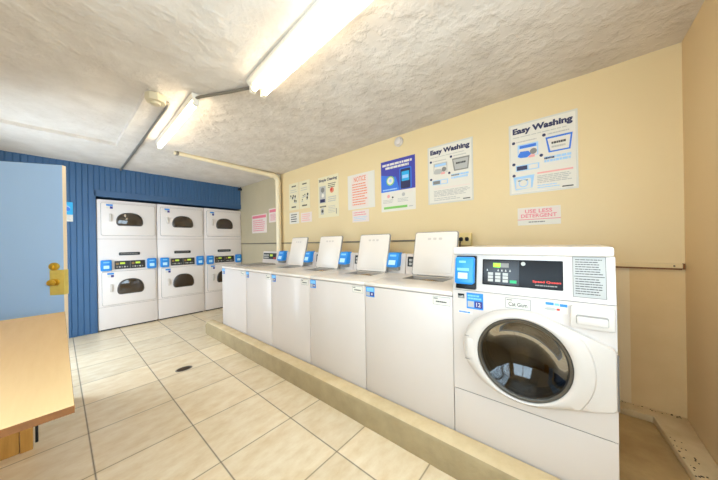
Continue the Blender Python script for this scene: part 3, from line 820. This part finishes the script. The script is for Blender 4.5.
def circ(cx, cz, r, n=24, sx=1): return [(cx + r * sx * math.cos(2 * PI * k / n), cz + r * math.sin(2 * PI * k / n)) for k in range(n)]
def washing_poster(label, Yc, faded, big):
    w, h = .472, .625
    root, y = notice('washing_poster', label, Yc, w, 1.735, h, 'paper', 'sleeve')
    bl = 'pblue_l' if faded else 'pblue'
    b = MB(); b.text('Easy Washing', -w / 2 + .03, w / 2 - .03, h - .105, h - .038, y, 'navy', .05)
    b.build('heading', root)
    b = MB()
    b.rows(-w / 2 + .03, w / 2 - .04, h - .125, h - .115, 1, 'lgrey', y, .6)
    def step(x, z, n=0):
        b.prism(circ(x, z, .013, 12), y - .0012, y, 'navy')
    step(-.20, h - .165); step(.02, h - .15); step(-.20, h - .355); step(.0, h - .315)
    b.rows(-.18, -.03, h - .172, h - .155, 1, 'lgrey', y, .5); b.rows(.045, .19, h - .158, h - .14, 1, 'lgrey', y, .5)
    # loading step
    b.plate(-.17, -.02, h - .30, h - .19, y, .0006, 'pblue_l' if not faded else 'lgrey'); b.plate(-.162, -.028, h - .295, h - .228, y - .0006, .0004, 'paper'); b.plate(-.155, -.035, h - .225, h - .2, y - .0006, .0005, bl)
    b.prism([(-.17, h - .29), (-.15, h - .25), (-.09, h - .255), (-.07, h - .285), (-.10, h - .31), (-.15, h - .305)], y - .0018, y - .0006, bl if not faded else 'lgrey')
    b.prism(circ(-.055, h - .265, .025), y - .0018, y - .0006, 'grey'); b.plate(-.09, -.045, h - .315, h - .292, y - .0006, .0008, 'pink')
    # detergent step
    b.prism([(.03, h - .175), (.205, h - .175), (.19, h - .305), (.05, h - .305)], y - .0008, y, bl if not faded else 'grey')
    b.prism([(.043, h - .19), (.192, h - .19), (.18, h - .293), (.062, h - .293)], y - .0014, y - .0008, 'paper' if not faded else 'lgrey')
    b.rows(.07, .17, h - .245, h - .215, 1, 'ink', y - .0014, .6); b.rows(.07, .17, h - .275, h - .25, 1, 'lgrey', y - .0014, .6)
    # settings
    b.plate(-.185, .005 - .02, h - .42, h - .37, y, .0006, 'pblue_l'); b.plate(-.178, -.10, h - .413, h - .377, y - .0006, .0006, 'navy' if not faded else 'grey'); b.plate(-.09, -.025, h - .413, h - .377, y - .0006, .0006, 'paper')
    b.rows(.02, .20, h - .385, h - .33, 2, 'pblue_l', y, .7); b.rows(.02, .10, h - .36, h - .335, 1, 'navy' if not faded else 'grey', y - .0006, .6)
    # front loader step
    if big:
        step(-.20, h - .455)
        b.prism([(-.205, h - .47), (-.05, h - .465), (-.065, .05), (-.19, .04)], y - .0007, y, 'pblue_l'); b.rrect(-.185, -.075, .05, h - .49, .01, y - .0013, y - .0007, 'paper')
        b.prism(circ(-.13, .095, .036), y - .0018, y - .0013, 'pblue_l'); b.prism(circ(-.13, .095, .028), y - .0022, y - .0018, 'paper'); b.rows(-.17, -.09, h - .515, h - .497, 1, 'ink', y - .0013, .5)
    xa = -.03 if big else -.17
    b.plate(xa, .205, h - .468, h - .455, y, .0006, 'pink' if not faded else 'paper_p'); b.rows(xa, .205, h - .55, h - .48, 5, 'lgrey', y, .5)
    b.rows(xa, .12, .03, h - .558, 2, 'pblue_l' if big else 'lgrey', y, .4); b.plate(.135, .205, .022, .032, y, .0006, 'ink')
    b.build('pictures', root)
washing_poster('large white washing instruction poster on the wall directly above the front loader', .193, False, True)
washing_poster('white washing instruction poster with faded pictures, beside the purple poster', .975, True, False)

# purple poster
w, h = .475, .625
root, y = notice('payment_poster', 'purple and white payment poster below the round detector', 1.603, w, 1.71, h, 'paper')
b = MB(); b.plate(-w / 2, w / 2, h * .39, h, y, .0005, 'pblue_d'); b.prism([(-w / 2, h * .39), (.03, h * .39), (-.02, h * .66), (-w / 2, h * .74)], y - .0011, y - .0005, 'pblue')
b.rrect(.03, .19, h * .39 + .01, h * .80, .015, y - .0016, y - .0005, 'pblue'); b.rrect(.045, .175, h * .39 + .012, h * .78, .012, y - .0021, y - .0016, 'navy'); b.plate(.06, .16, h * .55, h * .73, y - .0021, .0006, 'cyan')
b.plate(.07, .15, h * .60, h * .66, y - .0027, .0005, 'pblue_l')
b.prism(circ(-.10, h * .60, .058), y - .0017, y - .0005, 'pgreen'); b.prism(circ(-.10, h * .60, .045), y - .0023, y - .0017, 'paper'); b.prism(circ(-.10, h * .60, .02), y - .0028, y - .0023, 'pblue_l')
b.rows(-.21, .0, h * .41, h * .45, 1, 'pblue_l', y - .0012, .6)
for x in (-.13, .08): b.prism(circ(x, h * .30, .022), y - .0006, y, 'pink' if x < 0 else 'lgrey'); b.rows(x - .08, x + .08, h * .16, h * .24, 3, 'lgrey', y, .4)
b.prism(circ(-.07, h * .27, .012), y - .0006, y, 'ink')
b.plate(-.20, .13, h * .05, h * .095, y, .0006, 'pgreen'); b.rows(.15, .21, h * .05, h * .08, 1, 'lgrey', y, .6)
b.build('pictures', root)
rn = random.Random(3)
b = MB(); b.rows(-.215, .215, h * .895, h * .945, 1, 'paper', y - .0006, .85, rnd=rn); b.rows(-.17, .17, h * .83, h * .88, 1, 'paper', y - .0006, .85, rnd=rn); b.build('heading', root)
# faded NOTICE sheet
w, h = .47, .475
root, y = notice('rules_notice', 'white notice sheet with faded red heading, beside the purple poster', 2.178, w, 1.793, h, 'paper')
b = MB(); b.plate(-.17, .13, .02, h - .02, y, .0004, 'paper_p'); b.text('NOTICE', -.12, .09, h - .105, h - .035, y - .0004, 'orange', .02); b.build('heading', root)
b = MB(); b.rows(-.15, .12, h - .43, h - .12, 9, 'orange', y - .0004, .45); b.build('lettering', root)
root, y = notice('paper_sign', 'small pinkish slip directly below the faded notice sheet', 2.19, .29, 1.613, .162, 'paper_p')
b = MB(); b.rows(-.12, .12, .085, .145, 2, 'pinkd', y, .35); b.rows(-.12, .12, .015, .08, 3, 'pblue_l', y, .3); b.build('lettering', root)
# cleaning poster
w, h = .445, .625
root, y = notice('cleaning_poster', 'yellowed instruction poster with dark heading and a red picture', 2.82, w, 1.727, h, 'paper_y')
b = MB(); b.text('Simple Cleaning', -w / 2 + .02, w / 2 - .03, h - .085, h - .03, y, 'navy', .03); b.build('heading', root)
b = MB(); b.plate(-.195, -.05, h - .40, h - .14, y, .0005, 'lgrey'); b.prism(circ(-.12, h - .20, .04), y - .0012, y - .0005, 'grey'); b.plate(-.18, -.07, h - .39, h - .34, y - .0005, .0006, 'navy'); b.prism(circ(-.115, h - .285, .03), y - .0012, y - .0005, 'paper')
b.rows(.0, .17, h - .19, h - .11, 3, 'ink', y, .4); b.prism(circ(.085, h - .225, .042), y - .0009, y, 'orange'); b.prism(circ(.07, h - .215, .022), y - .0014, y - .0009, 'red'); b.rows(.0, .18, h - .40, h - .31, 3, 'lgrey', y, .5)
b.rows(-.19, -.03, h - .47, h - .44, 1, 'ink', y, .7); b.plate(-.17, -.10, .05, h - .48, y, .0006, 'lgrey'); b.prism(circ(-.13, .10, .025), y - .0012, y - .0006, 'ink')
b.rows(.0, .16, .06, h - .45, 5, 'lgrey', y, .35); b.plate(.165, .18, .04, .12, y, .0006, 'grey'); b.build('pictures', root)
# two yellowed pictogram sheets
for Yc, lab, sd_ in ((3.683, 'yellowed pictogram sheet next to the vertical pipe, above a small white slip', 1), (3.385, 'yellowed pictogram sheet directly above the small pink slip', 5)):
    w, h = .275, .46
    root, y = notice('pictogram_sheet', lab, Yc, w, 1.918, h, 'paper_y'); rn = random.Random(sd_)
    b = MB(); b.rows(-.06, .07, h - .07, h - .035, 1, 'ink', y, .6, rnd=rn); b.rows(-.07, .06, .03, .07, 1, 'ink', y, .6, rnd=rn); b.build('heading', root)
    b = MB(); b.rows(-.10, .10, h - .17, h - .10, 2, 'lgrey', y, .3, rnd=rn)
    for k in range(6):
        px, pz = rn.uniform(-.09, .09), rn.uniform(.13, .27)
        b.prism(circ(px, pz, rn.uniform(.012, .022), 10), y - .0008, y, 'ink'); b.plate(px - .03, px + .02, pz - .035, pz - .022, y, .0005, 'lgrey')
    b.build('pictures', root)
root, y = notice('paper_sign', 'small white slip with black lettering beside the vertical pipe', 3.685, .265, 1.68, .195, 'paper')
b = MB(); b.rows(-.09, .09, .02, .175, 4, 'ink', y, .45); b.build('lettering', root)
root, y = notice('paper_sign', 'small pink slip below the pair of yellowed pictogram sheets', 3.35, .28, 1.687, .16, 'paper_p')
b = MB(); b.rows(-.11, .11, .015, .145, 4, 'pink', y, .4); b.build('lettering', root)
# notices beyond the pipe
for Yc, w, z0, h, lab in ((4.875, .58, 1.565, .375, 'pinkish notice with red header, beyond the pipe and next to the dryers'), (4.35, .29, 1.75, .265, 'pinkish notice with red lettering, partly hidden behind the vertical pipe')):
    root, y = notice('pink_sign', lab, Yc, w, z0, h, 'paper_p', group='notices beyond the pipe')
    b = MB(); b.plate(-w / 2 + .02, w / 2 - .02, h - .075, h - .02, y, .0006, 'pinkd'); b.build('heading', root)
    b = MB(); b.rows(-w / 2 + .05, w / 2 - .05, .03, h - .1, 6, 'pinkd', y, .4); b.build('lettering', root)
# use less detergent
w, h = .30, .152
root, y = notice('detergent_sign', 'small white and pink sign below the large washing poster', .22, w, 1.46, h, 'paper')
b = MB(); b.plate(-w / 2 + .008, w / 2 - .008, .056, h - .012, y, .0005, 'paper_p'); b.plate(-w / 2, w / 2, .046, .052, y, .0006, 'pinkd'); b.rows(-.07, .07, .018, .034, 1, 'grey', y, .6); b.build('print', root)
b = MB(); b.text('USE LESS', -.095, .095, .103, .135, y - .0005, 'pinkd', .02); b.text('DETERGENT', -.125, .125, .064, .096, y - .0005, 'pinkd', .02); b.build('lettering', root)
# flyer on the blue wall
root, y = notice('blue_flyer', 'small cyan and white flyer on the blue wall beside the open door edge', 0, .15, 1.715, .285, 'paper', wall='back', x=.07, group='flyers on the blue wall')
del root['group']
b = MB(); b.plate(-.075, .075, .10, .285, y, .0006, 'cyan'); b.prism(circ(.0, .19, .05), y - .0012, y - .0006, 'pblue_l'); b.prism(circ(.02, .18, .03), y - .0018, y - .0012, 'pblue'); b.build('picture', root)
b = MB(); b.rows(-.06, .06, .02, .09, 4, 'lgrey', y, .4); b.build('lettering', root)

# ------------------------------------------------------------------ daylight through the doorway and the added windows, camera
wd = bpy.data.worlds.new('daylight'); S.world = wd; wd.use_nodes = True
bg = wd.node_tree.nodes['Background']; bg.inputs[0].default_value = (.70, .84, 1.0, 1); bg.inputs[1].default_value = 8
def portal(name, w, h, loc, rot):
    pl = bpy.data.lights.new(name, 'AREA'); pl.shape = 'RECTANGLE'; pl.size = w; pl.size_y = h; pl.cycles.is_portal = True
    po = bpy.data.objects.new(name, pl); COL.objects.link(po)
    po.matrix_world = Matrix.Translation(loc) @ Matrix(rot).to_4x4()
portal('doorway_daylight', DY1 - DY0, DZ, (XL - .11, (DY0 + DY1) / 2, DZ / 2), ((0, 0, -1), (1, 0, 0), (0, -1, 0)))
portal('side_window_fill', WY1 - WY0, WZ1 - WZ0, (XL - .11, (WY0 + WY1) / 2, (WZ0 + WZ1) / 2), ((0, 0, -1), (1, 0, 0), (0, -1, 0)))  # light entry of the unseen side window, added as fill
portal('near_window_fill', WX1 - WX0, WZ1 - WZ0, ((WX0 + WX1) / 2, YN - .11, (WZ0 + WZ1) / 2), ((1, 0, 0), (0, 0, -1), (0, 1, 0)))  # light entry of the added window behind the camera

yaw, pit, rol = math.radians(49.884), math.radians(-.032), math.radians(.94)
s, c = math.sin(yaw), math.cos(yaw)
Fv = Vector((s * math.cos(pit), c * math.cos(pit), math.sin(pit))); Rv = Vector((c, -s, 0)); Uv = Rv.cross(Fv)
R2 = Rv * math.cos(rol) - Uv * math.sin(rol); U2 = Rv * math.sin(rol) + Uv * math.cos(rol)
cam = bpy.data.cameras.new('camera'); co = bpy.data.objects.new('camera', cam); COL.objects.link(co)
mt = Matrix((R2, U2, -Fv)).transposed().to_4x4(); mt.translation = Vector((0, 0, 1.33)); co.matrix_world = mt
cam.sensor_width = 36; cam.lens = 253.4 / 718 * 36; cam.shift_y = 3 / 718; cam.clip_start = .02
S.camera = co
S.view_settings.view_transform = 'Standard'; S.view_settings.look = 'None'; S.view_settings.gamma = 1
S.view_settings.use_curve_mapping = False
S.view_settings.exposure = .54
S.cycles.max_bounces = 10; S.cycles.diffuse_bounces = 7; S.cycles.sample_clamp_indirect = 8
